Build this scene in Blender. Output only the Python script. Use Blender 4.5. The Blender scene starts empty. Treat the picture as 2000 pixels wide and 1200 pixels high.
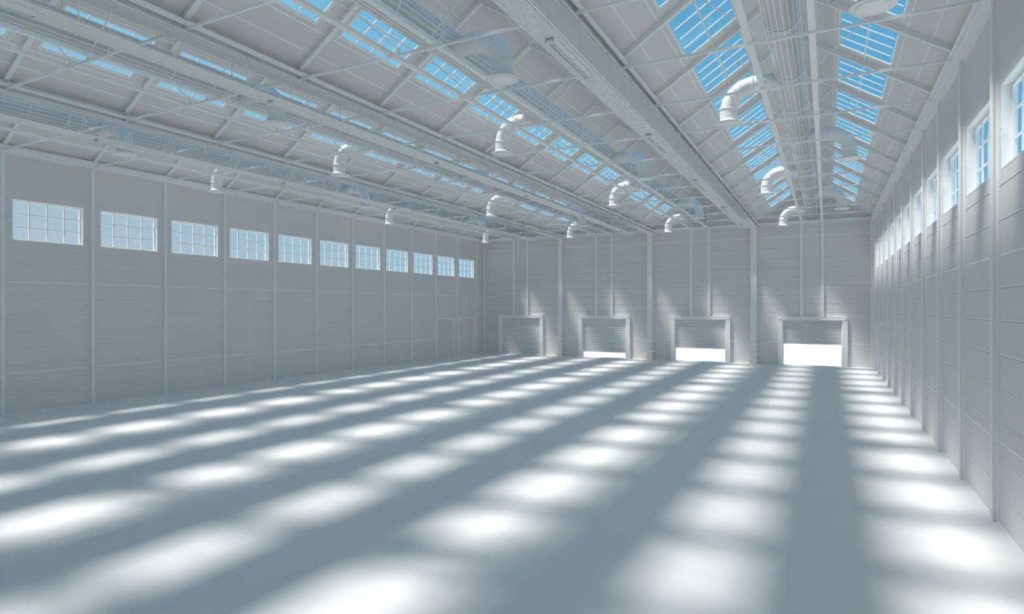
import bpy, math
from mathutils import Vector, Matrix

# ------------------------------------------------------------------ camera, sky, sun, exposure
SC = bpy.context.scene
COL = SC.collection
cam_data = bpy.data.cameras.new('camera')
cam = bpy.data.objects.new('camera', cam_data)
COL.objects.link(cam)
cam.location = (0, 0, 3.6)
cam.rotation_euler = (math.radians(90), 0, math.radians(27.43))
cam_data.sensor_width = 36
cam_data.lens = 36 * 1184.2 / 2000
cam_data.shift_y = 1.2 / 2000
cam_data.clip_end = 900
SC.camera = cam

SC.view_settings.view_transform = 'Standard'
SC.view_settings.look = 'None'
SC.view_settings.gamma = 1
SC.view_settings.use_curve_mapping = False
SC.view_settings.exposure = 0.0
SC.cycles.max_bounces = 16
SC.cycles.diffuse_bounces = 14
SC.cycles.transparent_max_bounces = 16

KX, KY = 0.424, 0.258                    # sun travel per metre of fall
SUN_STRENGTH, SUN_ANGLE, SKY_STRENGTH = 5.5, 6.8, 1.0
sun_data = bpy.data.lights.new('sun', 'SUN')
sun_data.energy = SUN_STRENGTH
sun_data.angle = math.radians(SUN_ANGLE)
sun_data.color = (1.0, 0.965, 0.90)
sun = bpy.data.objects.new('sun', sun_data)
COL.objects.link(sun)
sun.location = (-20, -10, 40)
sun.rotation_euler = Vector((KX, KY, -1)).to_track_quat('-Z', 'Y').to_euler()

world = bpy.data.worlds.new('sky')
SC.world = world
world.use_nodes = True
wn = world.node_tree
for n in list(wn.nodes):
    wn.nodes.remove(n)
w_out = wn.nodes.new('ShaderNodeOutputWorld')
w_bg = wn.nodes.new('ShaderNodeBackground')
w_tc = wn.nodes.new('ShaderNodeTexCoord')
w_dot = wn.nodes.new('ShaderNodeVectorMath'); w_dot.operation = 'DOT_PRODUCT'
w_dot.inputs[1].default_value = (0.5, 0.0, 1.0)
w_add = wn.nodes.new('ShaderNodeMath'); w_add.operation = 'ADD'; w_add.inputs[1].default_value = 0.5
w_mul = wn.nodes.new('ShaderNodeMath'); w_mul.operation = 'MULTIPLY'; w_mul.inputs[1].default_value = 0.7
w_ramp = wn.nodes.new('ShaderNodeValToRGB')


def lin(r, g, b):
    return tuple(((c / 255) / 12.92 if c <= 10 else ((c / 255 + 0.055) / 1.055) ** 2.4) for c in (r, g, b)) + (1,)


stops = [(0.0, (196, 206, 214)), (0.15, (168, 196, 214)), (0.38, (130, 196, 230)), (0.58, (98, 170, 212)), (0.77, (95, 176, 220)), (1.0, (86, 160, 212))]
el = w_ramp.color_ramp.elements
el[0].position, el[0].color = stops[0][0], lin(*stops[0][1])
el[1].position, el[1].color = stops[-1][0], lin(*stops[-1][1])
for p_, c_ in stops[1:-1]:
    e_ = el.new(p_)
    e_.color = lin(*c_)
wn.links.new(w_tc.outputs['Generated'], w_dot.inputs[0])
wn.links.new(w_dot.outputs['Value'], w_add.inputs[0])
wn.links.new(w_add.outputs[0], w_mul.inputs[0])
wn.links.new(w_mul.outputs[0], w_ramp.inputs[0])
wn.links.new(w_ramp.outputs[0], w_bg.inputs['Color'])
w_bg.inputs['Strength'].default_value = SKY_STRENGTH
wn.links.new(w_bg.outputs[0], w_out.inputs[0])

# ------------------------------------------------------------------ measures of the hall
XL, XR = -24.31, 2.55
YB, YF = 41.85, -6.9
SPAN = (XR - XL) / 4
RIDGE = [XL + SPAN * (i + 0.5) for i in range(4)]
VALLEY = [XL + SPAN * i for i in (1, 2, 3)]
G0, BAY = 10.06, 2.787
EAVE, SLOPE = 9.0, 0.65
HALF = SPAN / 2
ROOF_T = 0.05
KMIN, KMAX = -6, 11


def grid(k):
    return G0 + BAY * k


def roof_z(dx):
    return EAVE + SLOPE * (HALF - abs(dx))


# ------------------------------------------------------------------ materials
def material(name, col, rough=0.6, metal=0.0, noise=0.0, nscale=3.0, spec=0.4, bump=0.0):
    m = bpy.data.materials.new(name)
    m.use_nodes = True
    nt = m.node_tree
    b = nt.nodes['Principled BSDF']
    b.inputs['Roughness'].default_value = rough
    b.inputs['Metallic'].default_value = metal
    b.inputs['Specular IOR Level'].default_value = spec
    tc = nt.nodes.new('ShaderNodeTexCoord')
    nz = nt.nodes.new('ShaderNodeTexNoise')
    nz.inputs['Scale'].default_value = nscale
    nz.inputs['Detail'].default_value = 4
    nt.links.new(tc.outputs['Object'], nz.inputs['Vector'])
    rp = nt.nodes.new('ShaderNodeValToRGB')
    a = max(0.0, 1 - noise)
    rp.color_ramp.elements[0].position = 0.3
    rp.color_ramp.elements[1].position = 0.7
    rp.color_ramp.elements[0].color = (col[0] * a, col[1] * a, col[2] * a, 1)
    rp.color_ramp.elements[1].color = (min(1, col[0]), min(1, col[1]), min(1, col[2]), 1)
    nt.links.new(nz.outputs['Fac'], rp.inputs[0])
    nt.links.new(rp.outputs[0], b.inputs['Base Color'])
    if bump:
        bp = nt.nodes.new('ShaderNodeBump')
        bp.inputs['Strength'].default_value = bump
        bp.inputs['Distance'].default_value = 0.01
        nt.links.new(nz.outputs['Fac'], bp.inputs['Height'])
        nt.links.new(bp.outputs[0], b.inputs['Normal'])
    return m


M_WALL = material('panel_grey', (0.78, 0.765, 0.76), 0.65, noise=0.03, nscale=0.6)
M_ROOF = material('roof_sheet', (0.79, 0.775, 0.755), 0.7, noise=0.03, nscale=0.6)
M_FLOOR = material('screed_floor', (0.83, 0.83, 0.83), 0.75, noise=0.05, nscale=60.0, spec=0.25, bump=0.05)
M_LINE = material('pale_edge', (0.98, 0.98, 0.98), 0.45, noise=0.02)
M_STEEL = material('painted_steel', (0.90, 0.90, 0.90), 0.4, noise=0.02)
M_FRAME = material('white_frame', (0.93, 0.93, 0.92), 0.45, noise=0.02)
M_TRAY = material('tray_metal', (0.93, 0.93, 0.92), 0.45, noise=0.02)
M_GROOVE_SHADE = material('groove_shade', (0.50, 0.52, 0.53), 0.7, noise=0.02)  # darker grey for grooves and gaps, also paints the shade under seams
M_DUCT = material('duct_metal', (0.64, 0.64, 0.64), 0.3, metal=0.2, noise=0.02, spec=0.6)
M_BRANCH = material('branch_metal', (0.90, 0.90, 0.90), 0.35, metal=0.03, noise=0.02, spec=0.6)
M_RIB_SHADE = material('rib_shadow', (0.30, 0.32, 0.33), 0.7, noise=0.02)
M_SHUT = material('shutter_slat', (0.88, 0.88, 0.88), 0.4, noise=0.02)
M_YARD = material('yard_concrete', (0.82, 0.81, 0.79), 0.8, noise=0.06, nscale=1.0)
M_LAMP = material('lamp_plastic', (0.8, 0.8, 0.8), 0.4, noise=0.02)


def glass_material():
    m = bpy.data.materials.new('window_glass')
    m.use_nodes = True
    nt = m.node_tree
    for n in list(nt.nodes):
        nt.nodes.remove(n)
    out = nt.nodes.new('ShaderNodeOutputMaterial')
    mix = nt.nodes.new('ShaderNodeMixShader')
    tr = nt.nodes.new('ShaderNodeBsdfTransparent')
    gl = nt.nodes.new('ShaderNodeBsdfGlossy')
    tr.inputs['Color'].default_value = (0.97, 0.985, 0.99, 1)
    gl.inputs['Roughness'].default_value = 0.03
    mix.inputs[0].default_value = 0.03
    nt.links.new(tr.outputs[0], mix.inputs[1])
    nt.links.new(gl.outputs[0], mix.inputs[2])
    nt.links.new(mix.outputs[0], out.inputs['Surface'])
    return m


M_GLASS = glass_material()


# ------------------------------------------------------------------ mesh collector
class MB:
    def __init__(self):
        self.v, self.f, self.mi, self.sm, self.mats = [], [], [], [], []

    def mat(self, m):
        if m not in self.mats:
            self.mats.append(m)
        return self.mats.index(m)

    def hexa(self, pts, m):
        b = len(self.v)
        self.v.extend([tuple(p) for p in pts])
        i = self.mat(m)
        for q in ((0, 3, 2, 1), (4, 5, 6, 7), (0, 1, 5, 4), (1, 2, 6, 5), (2, 3, 7, 6), (3, 0, 4, 7)):
            self.f.append(tuple(b + k for k in q))
            self.mi.append(i)
            self.sm.append(False)

    def box(self, x0, x1, y0, y1, z0, z1, m):
        x0, x1 = min(x0, x1), max(x0, x1)
        y0, y1 = min(y0, y1), max(y0, y1)
        z0, z1 = min(z0, z1), max(z0, z1)
        self.hexa([(x0, y0, z0), (x1, y0, z0), (x1, y1, z0), (x0, y1, z0), (x0, y0, z1), (x1, y0, z1), (x1, y1, z1), (x0, y1, z1)], m)

    def slab(self, xa, za, xb, zb, y0, y1, t, m):
        """a sloping slab from (xa,za) to (xb,zb), its underside on that line, t thick upward"""
        if xa > xb:
            xa, za, xb, zb = xb, zb, xa, za
        self.hexa([(xa, y0, za), (xb, y0, zb), (xb, y1, zb), (xa, y1, za), (xa, y0, za + t), (xb, y0, zb + t), (xb, y1, zb + t), (xa, y1, za + t)], m)

    def beam(self, p0, p1, w, h, m, up=(0, 0, 1)):
        p0, p1 = Vector(p0), Vector(p1)
        d = (p1 - p0).normalized()
        s = d.cross(Vector(up))
        if s.length < 1e-4:
            s = d.cross(Vector((0, 1, 0)))
        s.normalize()
        u = s.cross(d).normalized()
        a, b = s * (w / 2), u * (h / 2)
        self.hexa([p0 - a - b, p0 + a - b, p1 + a - b, p1 - a - b, p0 - a + b, p0 + a + b, p1 + a + b, p1 - a + b], m)

    def rings(self, rings, m, smooth=True, cap=True, closed=True):
        b = len(self.v)
        n = len(rings[0])
        i = self.mat(m)
        for r in rings:
            self.v.extend([tuple(p) for p in r])
        for k in range(len(rings) - 1):
            for j in range(n):
                j2 = (j + 1) % n
                self.f.append((b + k * n + j, b + k * n + j2, b + (k + 1) * n + j2, b + (k + 1) * n + j))
                self.mi.append(i)
                self.sm.append(smooth)
        if cap:
            self.f.append(tuple(b + j for j in reversed(range(n))))
            self.f.append(tuple(b + (len(rings) - 1) * n + j for j in range(n)))
            self.mi += [i, i]
            self.sm += [False, False]

    def tube(self, p0, p1, r, m, n=10, cap=True):
        p0, p1 = Vector(p0), Vector(p1)
        d = (p1 - p0).normalized()
        s = d.cross(Vector((0, 0, 1)))
        if s.length < 1e-3:
            s = Vector((1, 0, 0))
        s.normalize()
        u = s.cross(d).normalized()
        rr = [[p + (s * math.cos(2 * math.pi * j / n) + u * math.sin(2 * math.pi * j / n)) * r for j in range(n)] for p in (p0, p1)]
        self.rings(rr, m, True, cap)

    def lathe(self, cx, cy, prof, m, n=28, smooth=True):
        """profile of (radius, z) around a vertical axis"""
        self.rings([[(cx + r * math.cos(2 * math.pi * j / n), cy + r * math.sin(2 * math.pi * j / n), z) for j in range(n)] for r, z in prof], m, smooth, True)

    def mesh(self, name):
        me = bpy.data.meshes.new(name)
        me.from_pydata(self.v, [], self.f)
        for m in self.mats:
            me.materials.append(m)
        me.polygons.foreach_set('material_index', self.mi)
        me.polygons.foreach_set('use_smooth', self.sm)
        me.update()
        return me


def build(name, mb, parent=None, loc=None, **props):
    me = mb if isinstance(mb, bpy.types.Mesh) else mb.mesh(name)
    o = bpy.data.objects.new(name, me)
    COL.objects.link(o)
    if parent:
        o.parent = parent
    if loc:
        o.location = loc
    for k, v in props.items():
        o[k] = v
    return o


def empty(name, loc, label=None, category=None, group=None, kind=None):
    o = bpy.data.objects.new(name, None)
    o.empty_display_size = 0.2
    COL.objects.link(o)
    o.location = loc
    for k, v in (('label', label), ('category', category), ('group', group), ('kind', kind)):
        if v:
            o[k] = v
    return o


def copy_tree(o, parent=None):
    c = o.copy()
    COL.objects.link(c)
    c.parent = parent
    for ch in list(o.children):
        copy_tree(ch, c)
    return c


ORD = ['first', 'second', 'third', 'fourth', 'fifth', 'sixth', 'seventh', 'eighth', 'ninth', 'tenth', 'eleventh', 'twelfth',
       'thirteenth', 'fourteenth', 'fifteenth', 'sixteenth', 'seventeenth', 'eighteenth', 'nineteenth', 'twentieth']
NEAR_DOOR = ['closed', 'barely raised', 'part-raised', 'half-raised']      # roller doors, from the wall with the double door
trim_n = [0]


def trim(mb, loc=None):
    trim_n[0] += 1
    return build('trim_%d' % trim_n[0], mb, loc=loc, kind='structure')


# ------------------------------------------------------------------ ground and floor
m = MB()
m.box(-150, 150, -130, 220, -1.4, -1.1, M_YARD)  # level made up: lowered so the building's shadow stays out of the open doors
build('ground', m, kind='structure')
m = MB()
m.box(XL - 0.35, XR + 0.35, YF - 0.3, YB + 0.3, -1.098, 0.0, M_FLOOR)
build('floor', m, kind='structure')

# ------------------------------------------------------------------ side walls with a window in each bay
WT = 0.21
WZ0, WZ1, WHALF = 5.87, 7.28, 1.11
BAYS = list(range(KMIN, KMAX))                      # bay k lies between grid k and k+1
SEAMS = [0.56, 1.13, 1.70, 2.27, 2.82, 3.39, 3.94, 5.05, 5.63]
DOOR_BAYS = (9, 10)


def wall_side(name, x, sgn, doors):
    """sgn = +1 when the room lies at larger x than the wall"""
    mb = MB()
    xo = x - sgn * WT
    mb.box(xo, x, YF - 0.3, YB + 0.3, WZ1, EAVE + 0.15, M_WALL)
    # below the windows, with the door openings cut out
    cuts = sorted((a, b, h) for a, b, h in doors)
    y = YF - 0.3
    for a, b, h in cuts:
        mb.box(xo, x, y, a, -0.05, WZ0, M_WALL)
        mb.box(xo, x, a, b, h, WZ0, M_WALL)
        y = b
    mb.box(xo, x, y, YB + 0.3, -0.05, WZ0, M_WALL)
    y = YF - 0.3
    for k in BAYS:
        c = grid(k) + BAY / 2
        if c - WHALF < YF:
            continue
        mb.box(xo, x, y, c - WHALF, WZ0, WZ1, M_WALL)
        y = c + WHALF
    mb.box(xo, x, y, YB + 0.3, WZ0, WZ1, M_WALL)
    t = 0.006

    def seam(y0, y1, z, w=0.007, mm=M_LINE):
        mb.box(x, x + sgn * t, y0, y1, z - w, z + w, mm)
    for k in range(KMIN - 1, KMAX + 1):
        a, b = max(grid(k) + 0.16, YF), min(grid(k + 1) - 0.16, YB)
        if b <= a:
            continue
        c = grid(k) + BAY / 2
        spans = [(a, b)]
        for da, db, h in cuts:
            if da < b and db > a:
                spans = [(a, da - 0.12), (db + 0.12, b)]
        over_door = len(spans) > 1
        for z in SEAMS:
            if over_door or k >= KMAX:
                continue
            seam(a, b, z, 0.008)
            mb.box(x, x + sgn * 0.002, a, b, z - 0.024, z - 0.008, M_GROOVE_SHADE)  # grey strip painted as the shade under the seam
        for s0, s1 in spans:
            if s1 - s0 > 0.05:
                seam(s0, s1, 1.39, 0.014)
        seam(a, b, 4.47, 0.014)
        if k < KMAX:
            seam(a, c - WHALF - 0.03, 6.57, 0.007)
            seam(c + WHALF + 0.03, b, 6.57, 0.007)
        else:
            seam(a, b, 6.57, 0.007)
    for yv, z0, z1 in ((grid(3) + BAY / 2, 0.0, 4.47),):
        mb.box(x, x + sgn * t, yv - 0.015, yv + 0.015, z0, z1, M_LINE)
    for da, db, h in cuts:
        yv = (da + db) / 2 + 0.05
        mb.box(x, x + sgn * t, yv - 0.015, yv + 0.015, h + 0.12, 4.47, M_LINE)
    mb.box(x, x + sgn * 0.012, YF, YB, 0.0, 0.02, M_LINE)
    return build(name, mb, kind='structure')


LOUVRE = (35.36, 37.40, 2.78)
DOUBLE = (38.26, 40.42, 2.78)
wall_side('wall_left', XL, 1, [LOUVRE, DOUBLE])
wall_side('wall_right', XR, -1, [LOUVRE, DOUBLE])

# windows in the side walls: casing, sash with bars, glass
win_n = [0]


def window_meshes():
    cas, sash, gl = MB(), MB(), MB()
    # local: x = 0 on the inner wall face, +x into the room; y along the wall; z from the sill
    H = WZ1 - WZ0
    d0 = -WT
    cas.box(d0, 0.004, -WHALF, -WHALF + 0.03, 0, H, M_FRAME)
    cas.box(d0, 0.004, WHALF - 0.03, WHALF, 0, H, M_FRAME)
    cas.box(d0, 0.004, -WHALF + 0.03, WHALF - 0.03, 0, 0.03, M_FRAME)
    cas.box(d0, 0.004, -WHALF + 0.03, WHALF - 0.03, H - 0.03, H, M_FRAME)
    x0, x1 = -0.19, -0.13
    y0, y1, z0, z1 = -WHALF + 0.03, WHALF - 0.03, 0.03, H - 0.03
    fw = 0.045
    sash.box(x0, x1, y0, y0 + fw, z0, z1, M_FRAME)
    sash.box(x0, x1, y1 - fw, y1, z0, z1, M_FRAME)
    sash.box(x0, x1, y0 + fw, y1 - fw, z0, z0 + fw, M_FRAME)
    sash.box(x0, x1, y0 + fw, y1 - fw, z1 - fw, z1, M_FRAME)
    for i in (1, 2, 3):
        yc = y0 + (y1 - y0) * i / 4
        sash.box(x0 + 0.01, x1 - 0.01, yc - 0.02, yc + 0.02, z0 + fw, z1 - fw, M_FRAME)
    for i in (1, 2):
        zc = z0 + (z1 - z0) * i / 3
        sash.box(x0 + 0.015, x1 - 0.015, y0 + fw, y1 - fw, zc - 0.014, zc + 0.014, M_FRAME)
    gl.box(-0.163, -0.159, y0 + 0.02, y1 - 0.02, z0 + 0.02, z1 - 0.02, M_GLASS)
    return cas.mesh('window_casing'), sash.mesh('window_sash'), gl.mesh('window_pane')


W_CAS, W_SASH, W_GL = window_meshes()
for side, x, rot in (('l', XL, 0), ('r', XR, math.pi)):
    for k in BAYS:
        c = grid(k) + BAY / 2
        if c - WHALF < YF:
            continue
        win_n[0] += 1
        w = empty('window_%d' % win_n[0], (x, c, WZ0), kind='structure')
        w.rotation_euler = (0, 0, rot)
        build('casing', W_CAS, w)
        s = build('sash', W_SASH, w)
        build('pane', W_GL, s)

# pilasters of the side walls
for x, sg in ((XL, 1), (XR, -1)):
    for k in range(KMIN, KMAX + 1):
        y = grid(k)
        if y < YF:
            continue
        mb = MB()
        xi = x + sg * 0.08
        mb.box(x, xi - sg * 0.02, y - 0.03, y + 0.03, 0, 8.76, M_STEEL)
        mb.box(xi - sg * 0.02, xi, y - 0.055, y + 0.055, 0, 8.76, M_STEEL)
        mb.box(x, x + sg * 0.012, y - 0.08, y + 0.08, 0, 8.76, M_STEEL)
        for e in (-1, 1):
            mb.box(xi, xi + sg * 0.006, y + e * 0.055, y + e * 0.041, 0, 8.76, M_LINE)
            mb.box(x + sg * 0.012, x + sg * 0.018, y + e * 0.08, y + e * 0.07, 0, 8.76, M_LINE)
        trim(mb)
    mb = MB()                                      # eave beam
    mb.box(x, x + sg * 0.22, YF, YB, 8.76, 9.0, M_STEEL)
    mb.box(x + sg * 0.22, x + sg * 0.27, YF, YB, 8.86, 8.90, M_STEEL)
    mb.box(x + sg * 0.27, x + sg * 0.276, YF, YB, 8.86, 8.90, M_LINE)
    mb.box(x + sg * 0.205, x + sg * 0.226, YF, YB, 8.75, 8.765, M_LINE)
    mb.box(x, x + sg * 0.014, YF, YB, 8.73, 8.75, M_LINE)
    trim(mb)

# ------------------------------------------------------------------ back and front walls
DOOR_W, DOOR_H = 1.68, 2.83
RAISED = [0.02, 0.38, 0.86, 1.32]
SLAT = [0.132, 0.120, 0.106, 0.086]


def gable_top(mb, y0, y1, mm):
    for r in RIDGE:
        b = len(mb.v)
        pts = [(r - HALF, EAVE + 0.02), (r + HALF, EAVE + 0.02), (r, roof_z(0) + 0.02)]
        for yy in (y0, y1):
            for (xx, zz) in pts:
                mb.v.append((xx, yy, zz))
        i = mb.mat(mm)
        for q in ((0, 1, 2), (5, 4, 3), (0, 3, 4, 1), (1, 4, 5, 2), (2, 5, 3, 0)):
            mb.f.append(tuple(b + kk for kk in q))
            mb.mi.append(i)
            mb.sm.append(False)


mb = MB()
y0, y1 = YB, YB + 0.3
xs = XL - WT
for r in RIDGE:
    mb.box(xs, r - DOOR_W, y0, y1, -0.05, DOOR_H, M_WALL)
    xs = r + DOOR_W
mb.box(xs, XR + WT, y0, y1, -0.05, DOOR_H, M_WALL)
mb.box(XL - WT, XR + WT, y0, y1, DOOR_H, EAVE + 0.02, M_WALL)
gable_top(mb, y0, y1, M_WALL)
BSEAM = [3.34, 3.87, 4.43, 5.0, 5.57, 6.14, 6.74, 7.4, 8.68]
for r in RIDGE:
    for a, b in ((r - HALF + 0.21, r - 0.66), (r - 0.5, r + 0.5), (r + 0.66, r + HALF - 0.21)):
        for z in BSEAM:
            mb.box(a, b, YB - 0.006, YB, z - 0.009, z + 0.009, M_LINE)
            mb.box(a, b, YB - 0.004, YB, z - 0.035, z - 0.009, M_GROOVE_SHADE)  # seam shade put in as a darker strip
        mb.box(a, b, YB - 0.008, YB, 8.05, 8.085, M_LINE)
    for a, b in ((r - HALF + 0.21, r - 1.93), (r + 1.93, r + HALF - 0.21)):
        mb.box(a, b, YB - 0.008, YB, 1.37, 1.405, M_LINE)
for z in (4.47,):
    mb.box(XL + 0.05, XL + 1.9, YB - 0.008, YB, z - 0.01, z + 0.01, M_LINE)
mb.box(XL, XR, YB - 0.012, YB, 0, 0.02, M_LINE)
build('wall_back', mb, kind='structure')

mb = MB()
mb.box(XL - WT, XR + WT, YF - 0.3, YF, -0.05, EAVE + 0.02, M_WALL)
gable_top(mb, YF - 0.3, YF, M_WALL)
build('wall_front', mb, kind='structure')

# eave-level beam along the back wall, columns and posts
mb = MB()
mb.box(XL, XR, YB - 0.12, YB, 8.86, 9.0, M_STEEL)
mb.box(XL, XR, YB - 0.128, YB - 0.12, 8.985, 9.0, M_LINE)
mb.box(XL, XR, YB - 0.128, YB - 0.12, 8.86, 8.875, M_LINE)
trim(mb)


def back_column(x, half, deep, z0, z1):
    c = MB()
    c.box(x - half, x + half, YB - deep, YB - deep + 0.03, z0, z1, M_STEEL)
    c.box(x - half * 0.5, x + half * 0.5, YB - deep + 0.03, YB, z0, z1, M_STEEL)
    for e in (-1, 1):
        c.box(x + e * half, x + e * (half - 0.018), YB - deep - 0.006, YB - deep, z0, z1, M_LINE)
        c.box(x + e * half * 0.55, x + e * (half * 0.55 - 0.014), YB - deep - 0.004, YB - deep, z0, z1, M_LINE)
        c.box(x + e * (half + 0.03), x + e * (half - 0.03), YB - 0.02, YB, z0, z1, M_STEEL)
    trim(c)


for v in VALLEY:
    back_column(v, 0.18, 0.22, 0, 8.86)
for v in (XL + 0.12, XR - 0.12):
    back_column(v, 0.09, 0.10, 0, 8.86)
for r in RIDGE:
    for e in (-0.58, 0.58):
        back_column(r + e, 0.075, 0.09, 3.04, 8.86)

# ------------------------------------------------------------------ roller doors
door_n = [0]
for i, r in enumerate(RIDGE):
    door_n[0] += 1
    d = empty('door_%d' % door_n[0], (r, YB, 0), kind='structure')
    f = MB()
    for e in (-1, 1):
        f.box(e * 1.68, e * 1.92, -0.13, 0, 0, 3.03, M_STEEL)
        f.box(e * 1.92, e * 1.905, -0.137, -0.13, 0, 3.03, M_LINE)
        f.box(e * 1.68, e * 1.695, -0.137, -0.13, 0, 2.83, M_LINE)
        f.box(e * 1.60, e * 1.68, -0.05, 0.04, 0, 2.83, M_STEEL)
        f.box(e * 1.60, e * 1.608, -0.056, -0.05, 0, 2.83, M_LINE)
        f.box(e * 1.70, e * 1.90, -0.145, -0.13, 2.84, 3.02, M_FRAME)
        f.box(e * 1.705, e * 1.895, -0.148, -0.145, 2.86, 2.868, M_GROOVE_SHADE)
    f.box(-1.68, 1.68, -0.13, 0, 2.83, 3.03, M_STEEL)
    f.box(-1.92, 1.92, -0.137, -0.13, 3.012, 3.03, M_LINE)
    f.box(-1.68, 1.68, -0.137, -0.13, 2.83, 2.845, M_LINE)
    build('door_frame', f, d)
    s = MB()
    z, p = DOOR_H, SLAT[i]
    yb = 0.06
    bottom = RAISED[i] + 0.06
    while z > bottom + 0.01:
        zl = max(z - p, bottom)
        h = z - zl
        # curved slat in four facets and a dark lip
        prof = [(0.0, z), (-0.022, z - h * 0.2), (-0.028, z - h * 0.5), (-0.018, z - h * 0.82), (0.0, zl)]
        for (ya, za), (yc, zc) in zip(prof, prof[1:]):
            s.hexa([(-1.62, yb + yc, zc), (1.62, yb + yc, zc), (1.62, yb + 0.03, zc), (-1.62, yb + 0.03, zc),
                    (-1.62, yb + ya, za), (1.62, yb + ya, za), (1.62, yb + 0.03, za), (-1.62, yb + 0.03, za)], M_SHUT)
        s.box(-1.62, 1.62, yb - 0.030, yb - 0.002, zl, zl + p * 0.10, M_GROOVE_SHADE)
        s.box(-1.62, 1.62, yb - 0.034, yb - 0.026, zl + p * 0.40, zl + p * 0.56, M_LINE)
        z = zl
    sh = build('shutter', s, d)
    bb = MB()
    bb.box(-1.62, 1.62, yb - 0.03, yb + 0.03, RAISED[i], RAISED[i] + 0.06, M_STEEL)
    build('bottom_rail', bb, sh)

# ------------------------------------------------------------------ louvred and double doors on both side walls
for side, x, rot, flip in (('l', XL, 0, 1), ('r', XR, 0, -1)):
    door_n[0] += 1
    a, b, h = LOUVRE
    d = empty('door_%d' % door_n[0], (x, a, 0), kind='structure')
    f = MB()
    s = flip
    f.box(-s * 0.10, s * 0.03, -0.07, 0.03, 0, h + 0.06, M_STEEL)
    f.box(-s * 0.10, s * 0.03, b - a - 0.03, b - a + 0.07, 0, h + 0.06, M_STEEL)
    f.box(-s * 0.10, s * 0.03, 0.03, b - a - 0.03, h - 0.03, h + 0.06, M_STEEL)
    f.box(s * 0.03, s * 0.036, -0.07, -0.055, 0, h + 0.06, M_LINE)
    f.box(s * 0.03, s * 0.036, b - a + 0.055, b - a + 0.07, 0, h + 0.06, M_LINE)
    f.box(s * 0.03, s * 0.036, -0.07, b - a + 0.07, h + 0.045, h + 0.06, M_LINE)
    build('door_frame', f, d)
    l = MB()
    n = 24
    ya, yz, hh = 0.035, b - a - 0.035, h - 0.035
    for q in range(n):
        z0 = hh * q / n
        z1 = hh * (q + 1) / n
        l.hexa([(-s * 0.012, ya, z0 + 0.012), (-s * 0.012, yz, z0 + 0.012), (-s * 0.03, yz, z0 + 0.012), (-s * 0.03, ya, z0 + 0.012),
                (-s * 0.075, ya, z1), (-s * 0.075, yz, z1), (-s * 0.09, yz, z1), (-s * 0.09, ya, z1)], M_SHUT)
        l.box(-s * 0.006, -s * 0.014, ya, yz, z0 + 0.008, z0 + 0.038, M_LINE)
        l.box(-s * 0.076, -s * 0.070, ya, yz, z1 - 0.028, z1 + 0.006, M_GROOVE_SHADE)
    l.box(-s * 0.12, -s * 0.10, ya, yz, 0, hh, M_GROOVE_SHADE)
    build('louvre_panel', l, d)
    door_n[0] += 1
    a, b, h = DOUBLE
    d = empty('door_%d' % door_n[0], (x, a, 0), kind='structure')
    f = MB()
    L = b - a
    f.box(-s * 0.16, s * 0.03, -0.09, 0.03, 0, h + 0.09, M_STEEL)
    f.box(-s * 0.16, s * 0.03, L - 0.03, L + 0.09, 0, h + 0.09, M_STEEL)
    f.box(-s * 0.16, s * 0.03, 0.03, L - 0.03, h - 0.03, h + 0.09, M_STEEL)
    for yy in (-0.09, 0.018, L - 0.03, L + 0.078):
        f.box(s * 0.03, s * 0.036, yy, yy + 0.012, 0, h + 0.09, M_LINE)
    f.box(s * 0.03, s * 0.036, -0.09, L + 0.09, h + 0.076, h + 0.09, M_LINE)
    f.box(s * 0.03, s * 0.036, 0, L, h, h + 0.012, M_LINE)
    build('door_frame', f, d)
    for q, (ya, yb2) in enumerate(((0.035, L * 0.42), (L * 0.42 + 0.01, L - 0.035))):
        lf = MB()
        lf.box(-s * 0.15, -s * 0.10, ya, yb2, 0.01, h - 0.035, M_WALL)
        edge = yb2 - 0.015 if q == 0 else ya
        lf.box(-s * 0.10, -s * 0.094, edge, edge + 0.015, 0.01, h - 0.035, M_LINE)
        leaf = build('door_leaf', lf, d)
        hd = MB()
        yh = yb2 - 0.10 if q == 0 else ya + 0.14
        hd.tube((-s * 0.05, yh, 0.92), (-s * 0.05, yh, 1.28), 0.014, M_FRAME)
        hd.tube((-s * 0.10, yh, 0.95), (-s * 0.05, yh, 0.95), 0.012, M_FRAME)
        hd.tube((-s * 0.10, yh, 1.25), (-s * 0.05, yh, 1.25), 0.012, M_FRAME)
        build('door_handle', hd, leaf)

# small lamp over the double door in the wall beyond the louvred door
lm = empty('wall_lamp', (XL, 39.36, 3.02), 'small boxy lamp on the wall just above the grey double door beside the louvred door', 'lamp')
q = MB(); q.box(0.0, 0.05, -0.07, 0.07, 0.0, 0.26, M_STEEL); build('back_plate', q, lm)
q = MB(); q.box(0.05, 0.14, -0.10, 0.10, 0.03, 0.23, M_LAMP); q.box(0.14, 0.146, -0.09, -0.08, 0.04, 0.22, M_LINE); q.box(0.14, 0.146, 0.08, 0.09, 0.04, 0.22, M_LINE); build('lamp_housing', q, lm)

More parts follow.
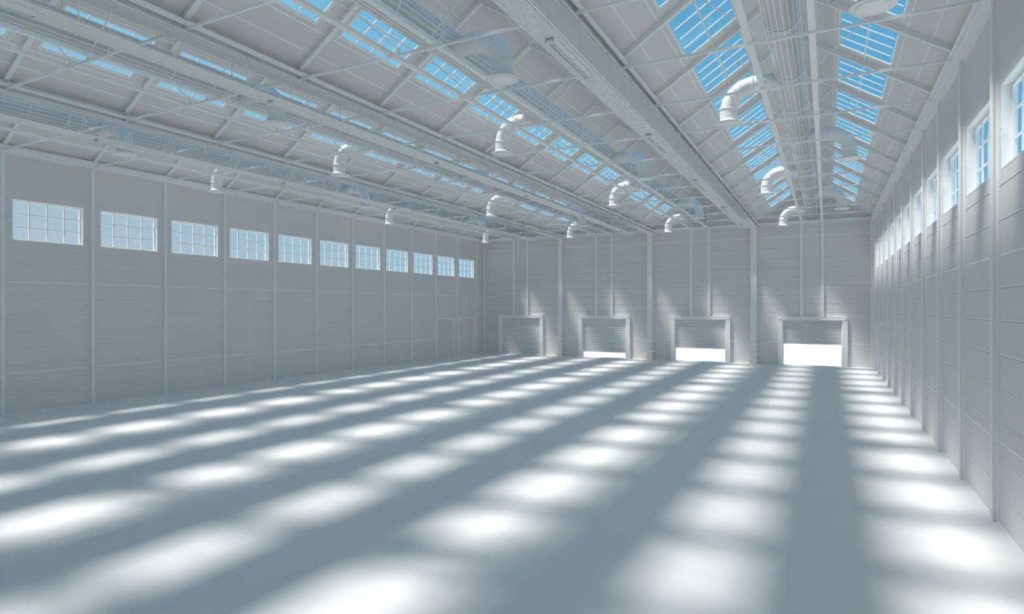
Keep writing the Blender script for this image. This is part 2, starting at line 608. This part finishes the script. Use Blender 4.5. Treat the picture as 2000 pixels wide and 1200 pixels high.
# ------------------------------------------------------------------ roof with skylight openings
SK_IN, SK_OUT = 1.06, 2.27
SK_H, SK_Y = 1.08, -0.06                                         # half length along the hall
rf = MB()
for r in RIDGE:
    for e in (-1, 1):
        z_e, z_o, z_i, z_r = roof_z(HALF), roof_z(SK_OUT), roof_z(SK_IN), roof_z(0)
        ya, yb = YF - 0.3, YB + 0.3
        rf.slab(r + e * HALF, z_e, r + e * SK_OUT, z_o, ya, yb, ROOF_T, M_ROOF)
        rf.slab(r + e * SK_IN, z_i, r, z_r, ya, yb, ROOF_T, M_ROOF)
        y = ya
        for k in BAYS:
            c = grid(k) + BAY / 2 + SK_Y
            rf.slab(r + e * SK_OUT, z_o, r + e * SK_IN, z_i, y, c - SK_H, ROOF_T, M_ROOF)
            y = c + SK_H
        rf.slab(r + e * SK_OUT, z_o, r + e * SK_IN, z_i, y, yb, ROOF_T, M_ROOF)
        # sheet joints
        for dx, hw in ((2.36, 0.010), (2.82, 0.009), (1.00, 0.009), (0.58, 0.007)):
            za, zb = roof_z(dx + hw), roof_z(dx - hw)
            rf.slab(r + e * (dx + hw), za - 0.008, r + e * (dx - hw), zb - 0.008, YF, YB, 0.008, M_LINE)
        for k in range(KMIN, KMAX + 1):
            for s in (-1, 1):
                yy = grid(k) + s * 0.30
                rf.slab(r + e * 2.36, roof_z(2.36) - 0.006, r + e * 1.03, roof_z(1.03) - 0.006, yy - 0.006, yy + 0.006, 0.006, M_LINE)
build('ceiling', rf, kind='structure')


def skylight_meshes():
    """local: origin at the low inner edge, on the roof underside; u up the slope, y along the hall"""
    fr, gl = MB(), MB()
    L = SK_OUT - SK_IN
    # slope along +x (rises); turned for the other slope
    def sl(x0, x1, y0, y1, z0, t, mm, mb):
        mb.slab(x0, SLOPE * x0 + z0, x1, SLOPE * x1 + z0, y0, y1, t, mm)
    T = ROOF_T + 0.008
    w = 0.02
    for (y0, y1) in ((-SK_H, -SK_H + w), (SK_H - w, SK_H)):
        sl(0, L, y0, y1, -0.004, T, M_FRAME, fr)
    sl(0, 0.02, -SK_H + w, SK_H - w, -0.004, 0.03, M_FRAME, fr)
    sl(L - 0.03, L, -SK_H + w, SK_H - w, -0.004, T, M_FRAME, fr)
    # inner sash border and the three bars that run down the slope
    sl(0.03, L - 0.03, SK_H - w - 0.05, SK_H - w, 0.006, 0.03, M_FRAME, fr)
    sl(0.03, L - 0.03, -SK_H + w, -SK_H + w + 0.03, 0.006, 0.03, M_FRAME, fr)
    sl(0.02, 0.035, -SK_H + w, SK_H - w, 0.006, 0.03, M_FRAME, fr)
    sl(L - 0.055, L - 0.03, -SK_H + w, SK_H - w, 0.006, 0.03, M_FRAME, fr)
    for i in (-1, 0, 1):
        yc = i * SK_H * 0.49
        sl(0.07, L - 0.07, yc - 0.016, yc + 0.016, 0.006, 0.03, M_FRAME, fr)
    sl(0.05, L - 0.05, -SK_H + 0.04, SK_H - 0.04, 0.02, 0.006, M_GLASS, gl)
    return fr.mesh('skylight_frame'), gl.mesh('skylight_pane')


SKF, SKG = skylight_meshes()
for gi, r in enumerate(RIDGE):
    for e in (-1, 1):
        for k in BAYS:
            c = grid(k) + BAY / 2 + SK_Y
            win_n[0] += 1
            w = empty('window_%d' % win_n[0], (r + e * SK_OUT, c, roof_z(SK_OUT)), kind='structure')
            if e > 0:
                w.rotation_euler = (0, 0, math.pi)
            f = build('frame', SKF, w)
            build('pane', SKG, f)

# ------------------------------------------------------------------ gutters in the valleys
for v in VALLEY:
    g = MB()
    g.box(v - 0.17, v + 0.17, YF, YB - 0.13, 8.74, 9.04, M_STEEL)
    for e in (-1, 1):
        g.box(v + e * 0.165, v + e * 0.185, YF, YB - 0.13, 8.73, 8.745, M_LINE)
        g.box(v + e * 0.185, v + e * 0.215, YF, YB - 0.13, 8.76, 8.80, M_STEEL)
        g.box(v + e * 0.205, v + e * 0.217, YF, YB - 0.13, 8.752, 8.76, M_LINE)
        g.box(v + e * 0.17, v + e * 0.29, YF, YB - 0.13, 8.93, 8.95, M_GROOVE_SHADE)
        g.box(v + e * 0.29, v + e * 0.34, YF, YB - 0.13, 8.86, 8.93, M_STEEL)
        g.box(v + e * 0.29, v + e * 0.302, YF, YB - 0.13, 8.852, 8.86, M_LINE)
        g.box(v + e * 0.328, v + e * 0.34, YF, YB - 0.13, 8.852, 8.86, M_LINE)
    trim(g)

# ------------------------------------------------------------------ roof trusses
TIE_Z = 8.83


def truss_meshes():
    tie, st, hg = MB(), MB(), MB()
    tie.beam((-HALF + 0.2, 0, TIE_Z), (HALF - 0.2, 0, TIE_Z), 0.05, 0.05, M_STEEL)
    rafters = []
    for e in (-1, 1):
        ra = MB()
        a, b = 0.085, 0.045
        x0, x1 = e * (HALF - 0.2), 0.0
        z0, z1 = roof_z(x0), roof_z(0)
        ra.slab(x0, z0 - 0.115, x1, z1 - 0.115, -b / 2, b / 2, 0.115, M_STEEL)
        ra.slab(x0, z0 - 0.135, x1, z1 - 0.135, -a / 2 - 0.01, a / 2 + 0.01, 0.02, M_STEEL)
        for s in (-1, 1):
            ra.slab(x0, z0 - 0.139, x1, z1 - 0.139, s * (a / 2 + 0.01), s * (a / 2 - 0.002), 0.004, M_LINE)
        rafters.append(ra.mesh('rafter'))
    struts = []
    for e in (-1, 1):
        s = MB()
        s.beam((e * 0.34, 0, TIE_Z + 0.10), (e * 1.58, 0, roof_z(1.58) - 0.13), 0.022, 0.022, M_STEEL)
        struts.append(s.mesh('strut'))
    brs = []
    for e in (-1, 1):
        s = MB()
        s.box(e * 0.34 - 0.025, e * 0.34 + 0.025, -0.02, 0.02, TIE_Z + 0.02, TIE_Z + 0.14, M_STEEL)
        s.box(e * 0.34 - 0.04, e * 0.34 + 0.04, -0.03, 0.03, TIE_Z + 0.02, TIE_Z + 0.04, M_STEEL)
        brs.append(s.mesh('bracket'))
    return tie.mesh('tie_bar'), rafters, struts, brs


T_TIE, T_RAF, T_STR, T_BR = truss_meshes()
proto = empty('roof_truss', (0, 0, 0), 'x', 'roof truss', 'roof trusses across the hall')
build('tie_bar', T_TIE, proto)
for q in (0, 1):
    build('rafter', T_RAF[q], proto)
    sto = build('strut', T_STR[q], proto)
    build('bracket', T_BR[q], sto)
first = True
for gi in (3, 2, 1, 0):
    for k in range(KMAX, -3, -1):
        t = proto if first else copy_tree(proto)
        first = False
        t.location = (RIDGE[gi], grid(k), 0)
        t['label'] = 'slim white roof truss above the %s roller door, %s truss from the back wall' % (NEAR_DOOR[gi], ORD[KMAX - k])

# purlins under the skylights
for gi, r in enumerate(RIDGE):
    for e, wd in ((-1, 'louvred-door'), (1, 'opposite')):
        mb = MB()
        xx = 1.67
        mb.beam((0, YF + 0.02, 0), (0, YB - 0.02, 0), 0.03, 0.03, M_STEEL)
        o = build('purlin', mb, loc=(r + e * xx, 0, roof_z(xx) - 0.045))
        o['label'] = 'thin white purlin crossing the %s skylights above the %s roller door' % ('left slope' if e < 0 else 'right slope', NEAR_DOOR[gi])
        o['category'] = 'purlin'
        o['group'] = 'purlins under the skylights'
        mb = MB()
        mb.box(-0.06, 0.06, YF + 0.05, YB - 0.13, 0, 0.07, M_TRAY)
        for s in (-1, 1):
            mb.box(s * 0.06, s * 0.050, YF + 0.05, YB - 0.13, -0.005, 0, M_LINE)
        o = build('support_rail', mb, loc=(r + e * 0.56, 0, TIE_Z + 0.03))
        o['label'] = 'flat pale rail %s of the duct above the %s roller door' % ('left' if e < 0 else 'right', NEAR_DOOR[gi])
        o['category'] = 'rail'
        o['group'] = 'rails beside the ducts'

# ------------------------------------------------------------------ ventilation ducts
DUCT_Z, DUCT_R, NSEG = 9.48, 0.345, 40
BR_Z, BR_R = 9.31, 0.215
DROP_X = 1.46
Y_LEFT = [16.65 + 11.148 * j for j in (-2, -1, 0, 1, 2)]
Y_RIGHT = [11.25 + 11.148 * j for j in (-1, 0, 1, 2)]
Y_BIG = 5.6


def tube_mesh():
    mb = MB()
    n = NSEG
    ys = [YF + 0.1, YB - 0.06]
    mb.rings([[(DUCT_R * math.cos(2 * math.pi * j / n), y, DUCT_R * math.sin(2 * math.pi * j / n)) for j in range(n)] for y in ys], M_DUCT)
    for j in range(20):                          # standing seams along the tube
        a = 2 * math.pi * (j + 0.5) / 20
        c, s = math.cos(a), math.sin(a)
        R = DUCT_R + 0.003
        mb.beam((c * R, ys[0], s * R), (c * R, ys[1], s * R), 0.015, 0.012, M_LINE, up=(c, 0, s))
    return mb.mesh('duct_tube')


def ring(mb, y, R, w, t, m, n=NSEG):
    """band around the duct axis"""
    pr = [(R - 0.01, y - w / 2), (R + t, y - w / 2), (R + t, y + w / 2), (R - 0.01, y + w / 2)]
    mb.rings([[(r_ * math.cos(2 * math.pi * j / n), yy, r_ * math.sin(2 * math.pi * j / n)) for j in range(n)] for r_, yy in pr], m, False, False)


def collar_meshes():
    a, b = MB(), MB()
    ring(a, -0.06, DUCT_R, 0.016, 0.014, M_LINE)
    ring(a, 0.06, DUCT_R, 0.016, 0.014, M_LINE)
    ring(a, -0.085, DUCT_R, 0.02, 0.004, M_GROOVE_SHADE)
    for j in range(44):
        an = 2 * math.pi * j / 44
        c, s = math.cos(an), math.sin(an)
        R = DUCT_R + 0.006
        a.beam((c * R, -0.06, s * R), (c * R, 0.06, s * R), 0.010, 0.008, M_LINE, up=(c, 0, s))
    ring(b, 0, DUCT_R, 0.022, 0.012, M_LINE)
    ring(b, -0.02, DUCT_R, 0.012, 0.004, M_GROOVE_SHADE)
    return a.mesh('duct_collar'), b.mesh('joint_ring')


def branch_meshes(e):
    """local origin on the duct axis in plan; e = side"""
    elbow, neck, fl, pl = MB(), MB(), MB(), MB()
    n = 30
    Rb = 0.60
    xs = e * 0.22
    rings_ = []

    def circ(cx, cz, ax, az, r):
        # circle perpendicular to direction (ax, az) in the xz plane
        px, pz = -az, ax
        return [(cx + px * r * math.cos(2 * math.pi * j / n), r * math.sin(2 * math.pi * j / n), cz + pz * r * math.cos(2 * math.pi * j / n)) for j in range(n)]
    x_b = e * (DROP_X - Rb)
    rings_.append(circ(xs, BR_Z, e, 0, BR_R))
    steps = 20
    cx0, cz0 = x_b, BR_Z - Rb
    for i in range(steps + 1):
        t = (math.pi / 2) * i / steps
        # three gored segments: slight flat spots give the bend its stepped look
        tt = t
        x = cx0 + e * Rb * math.sin(tt)
        z = cz0 + Rb * math.cos(tt)
        ax, az = e * math.cos(tt), -math.sin(tt)
        rr = BR_R * (1.0 + 0.012 * math.sin(i * math.pi * 0.8))
        rings_.append(circ(x, z, ax, az, rr))
    if e < 0:
        rings_ = [list(reversed(r)) for r in rings_]
    elbow.rings(rings_, M_BRANCH)
    seams = []
    for frac in (0.0, 0.3, 0.62, 0.95):
        t = (math.pi / 2) * frac
        x = cx0 + e * Rb * math.sin(t)
        z = cz0 + Rb * math.cos(t)
        ax, az = e * math.cos(t), -math.sin(t)
        s = MB()
        rr = []
        for off, r_ in ((-0.018, BR_R - 0.01), (-0.014, BR_R + 0.016), (0.014, BR_R + 0.016), (0.018, BR_R - 0.01)):
            rr.append(circ(x + ax * off, z + az * off, ax, az, r_))
        s.rings(rr, M_BRANCH, True, False)
        seams.append(s.mesh('seam_ring'))
    # pleated neck
    x = e * DROP_X
    ztop, zb = BR_Z - Rb + 0.02, 8.47
    nn = 64
    rr = []
    for z in (ztop, zb):
        rr.append([(x + (BR_R + (0.004 if j % 2 else -0.006)) * math.cos(2 * math.pi * j / nn), (BR_R + (0.004 if j % 2 else -0.006)) * math.sin(2 * math.pi * j / nn), z) for j in range(nn)])
    neck.rings([rr[1], rr[0]], M_BRANCH, False)
    fl.lathe(x, 0, [(BR_R + 0.004, zb + 0.02), (BR_R + 0.01, zb), (0.27, zb - 0.035), (0.34, zb - 0.05), (0.345, zb - 0.062), (0.335, zb - 0.07), (0.26, zb - 0.064)], M_BRANCH, 40)
    pl.lathe(x, 0, [(0.245, zb - 0.064), (0.25, zb - 0.078), (0.235, zb - 0.084), (0.01, zb - 0.088)], M_TRAY, 40)
    return elbow.mesh('elbow'), seams, neck.mesh('pleated_neck'), fl.mesh('flared_flange'), pl.mesh('diffuser_plate')


D_TUBE = tube_mesh()
D_COL, D_RING = collar_meshes()
BR = {e: branch_meshes(e) for e in (-1, 1)}


def end_frame_mesh():
    mb = MB()
    h = 0.50
    y0, y1 = YB - 0.10, YB
    zc = DUCT_Z - 0.02
    for (xa, xb, za, zb) in ((-h, h, zc - 0.62, zc - 0.56), (-h, h, zc + 0.44, zc + 0.50), (-h, -h + 0.05, zc - 0.56, zc + 0.44), (h - 0.05, h, zc - 0.56, zc + 0.44)):
        mb.box(xa, xb, y0, y1, za - DUCT_Z, zb - DUCT_Z, M_FRAME)
    mb.box(-h + 0.05, h - 0.05, y1 - 0.03, y1 - 0.01, zc - 0.56 - DUCT_Z, zc + 0.44 - DUCT_Z, M_WALL)
    return mb.mesh('wall_collar')


D_END = end_frame_mesh()


def hanger_mesh():
    mb = MB()
    mb.tube((0, 0, 0.2), (0, 0, roof_z(0.30) - DUCT_Z), 0.008, M_STEEL, 8)
    return mb.mesh('hanger_rod')


D_HANG = hanger_mesh()
for gi, r in enumerate(RIDGE):
    d = empty('ventilation_duct', (r, 0, DUCT_Z), 'long round ventilation duct with drop outlets hanging above the %s roller door' % NEAR_DOOR[gi], 'duct', 'ventilation ducts under the ridges')
    tb = build('duct_tube', D_TUBE, d)
    for j in range(-3, 6):
        for off, me, nm in ((0.0, D_COL, 'duct_collar'), (1.45, D_RING, 'joint_ring'), (2.90, D_COL, 'duct_collar')):
            y = 13.35 + 5.574 * j + off
            if YF + 0.2 < y < YB - 0.3:
                build(nm, me, tb, (0, y, 0))
    build('wall_collar', D_END, d)
    for j in range(0, 8):
        for e in (-0.30, 0.30):
            build('hanger_rod', D_HANG, d, (e, 12.0 + 5.574 * (j - 2), 0))
    for e, ylist in ((-1, Y_LEFT), (1, Y_RIGHT)):
        for y in ylist:
            if y > YB - 1:
                continue
            el_, seams, nk, fl, pl = BR[e]
            b = build('branch_outlet', el_, d, (0, y, -DUCT_Z))
            for s in seams:
                build('seam_ring', s, b)
            build('pleated_neck', nk, b)
            build('flared_flange', fl, b)
            build('diffuser_plate', pl, b)

# ------------------------------------------------------------------ cable trays under the valleys with strip lights
TRAY_Z, TRAY_W, TRAY_END = 8.17, 0.47, 37.3


def tray_mesh():
    mb = MB()
    y0, y1 = YF + 0.3, TRAY_END
    mb.box(-TRAY_W / 2, TRAY_W / 2, y0, y1, 0.026, 0.036, M_RIB_SHADE)  # plate coloured dark to paint the shade between the ribs
    for e in (-1, 1):
        mb.box(e * TRAY_W / 2, e * (TRAY_W / 2 - 0.012), y0, y1, 0.0, 0.035, M_TRAY)
        mb.box(e * TRAY_W / 2, e * (TRAY_W / 2 - 0.022), y0, y1, -0.004, 0.0, M_LINE)
    n = 9
    for i in range(n):
        xa = -TRAY_W / 2 + 0.03 + (TRAY_W - 0.06) * i / n
        mb.box(xa, xa + 0.032, y0, y1, 0.0, 0.026, M_TRAY)
    mb.box(-TRAY_W / 2, TRAY_W / 2, y1 - 0.01, y1, 0.0, 0.06, M_TRAY)
    return mb.mesh('ribbed_tray')


def tray_hanger_mesh():
    mb = MB()
    mb.tube((0, 0, 0.02), (0, 0, 0.76), 0.010, M_STEEL, 8)
    return mb.mesh('hanger_rod')


TRAY_M, TRAYH_M = tray_mesh(), tray_hanger_mesh()
TRAY_BETWEEN = ['between the closed and barely raised doors', 'between the barely raised and part-raised doors', 'between the part-raised and half-raised doors']
for vi, v in enumerate(VALLEY):
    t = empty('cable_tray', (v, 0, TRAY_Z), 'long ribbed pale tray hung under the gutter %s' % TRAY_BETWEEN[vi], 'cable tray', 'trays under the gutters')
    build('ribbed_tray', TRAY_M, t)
    y = 8.62 - 1.6 * 9
    while y < TRAY_END - 0.3:
        for e in (-0.245, 0.245):
            build('hanger_rod', TRAYH_M, t, (e, y, 0))
        y += 1.6


def light_meshes():
    L = 1.9
    h, tb, ec = MB(), MB(), MB()
    h.box(-0.075, 0.075, 0, L, -0.03, 0.0, M_TRAY)
    h.box(-0.075, -0.060, 0, L, -0.075, -0.03, M_FRAME)
    h.box(0.060, 0.075, 0, L, -0.075, -0.03, M_FRAME)
    h.box(-0.058, -0.030, 0.03, L - 0.03, -0.036, -0.03, M_GROOVE_SHADE)
    h.box(0.030, 0.058, 0.03, L - 0.03, -0.036, -0.03, M_GROOVE_SHADE)
    tb.tube((0, 0.05, -0.055), (0, L - 0.05, -0.055), 0.017, M_FRAME, 14)
    ec.box(-0.085, 0.085, 0, 0.03, -0.085, 0.0, M_STEEL)
    for q in range(4):
        ec.box(-0.086, 0.086, -0.001, 0.031, -0.075 + q * 0.02, -0.070 + q * 0.02, M_TRAY)
    return h.mesh('reflector'), tb.mesh('lamp_tube'), ec.mesh('end_cap')


LH, LT, LE = light_meshes()
lproto = empty('strip_light', (0, 0, 0), 'x', 'light', 'strip lights under the trays')
build('reflector', LH, lproto)
build('lamp_tube', LT, lproto)
build('end_cap', LE, lproto)
build('end_cap', LE, lproto, (0, 1.87, 0))
first = True
LY = [3.05, 9.4, 15.8, 22.2, 28.7, 35.0]
for vi, v in enumerate(VALLEY):
    for j, y in enumerate(LY):
        o = lproto if first else copy_tree(lproto)
        first = False
        o.location = (v, y, TRAY_Z - 0.004)
        o['label'] = 'strip light, %s from the back, tray %s' % (ORD[len(LY) - 1 - j], TRAY_BETWEEN[vi])

# ------------------------------------------------------------------ guards round the feet of the back columns
for vi, v in enumerate(VALLEY):
    g = empty('column_guard', (v, YB - 0.24, 0), 'white four-bar guard round the column foot %s' % TRAY_BETWEEN[vi], 'column guard', 'guards at the back columns')
    for z in (0.26, 0.60, 0.94, 1.28):
        q = MB()
        q.box(-0.29, 0.29, -0.18, -0.15, z - 0.045, z + 0.045, M_FRAME)
        q.box(-0.29, -0.26, -0.15, 0.22, z - 0.04, z + 0.04, M_FRAME)
        q.box(0.26, 0.29, -0.15, 0.22, z - 0.04, z + 0.04, M_FRAME)
        build('guard_bar', q, g)
    for e in (-1, 1):
        q = MB()
        q.box(e * 0.20 - 0.03, e * 0.20 + 0.03, -0.15, -0.11, 0.0, 0.29, M_FRAME)
        build('foot_plate', q, g)
    for e in (-1, 1):
        q = MB()
        q.box(e * 0.08 - 0.012, e * 0.08 + 0.012, -0.14, -0.12, 0.0, 1.27, M_STEEL)
        build('upright', q, g)
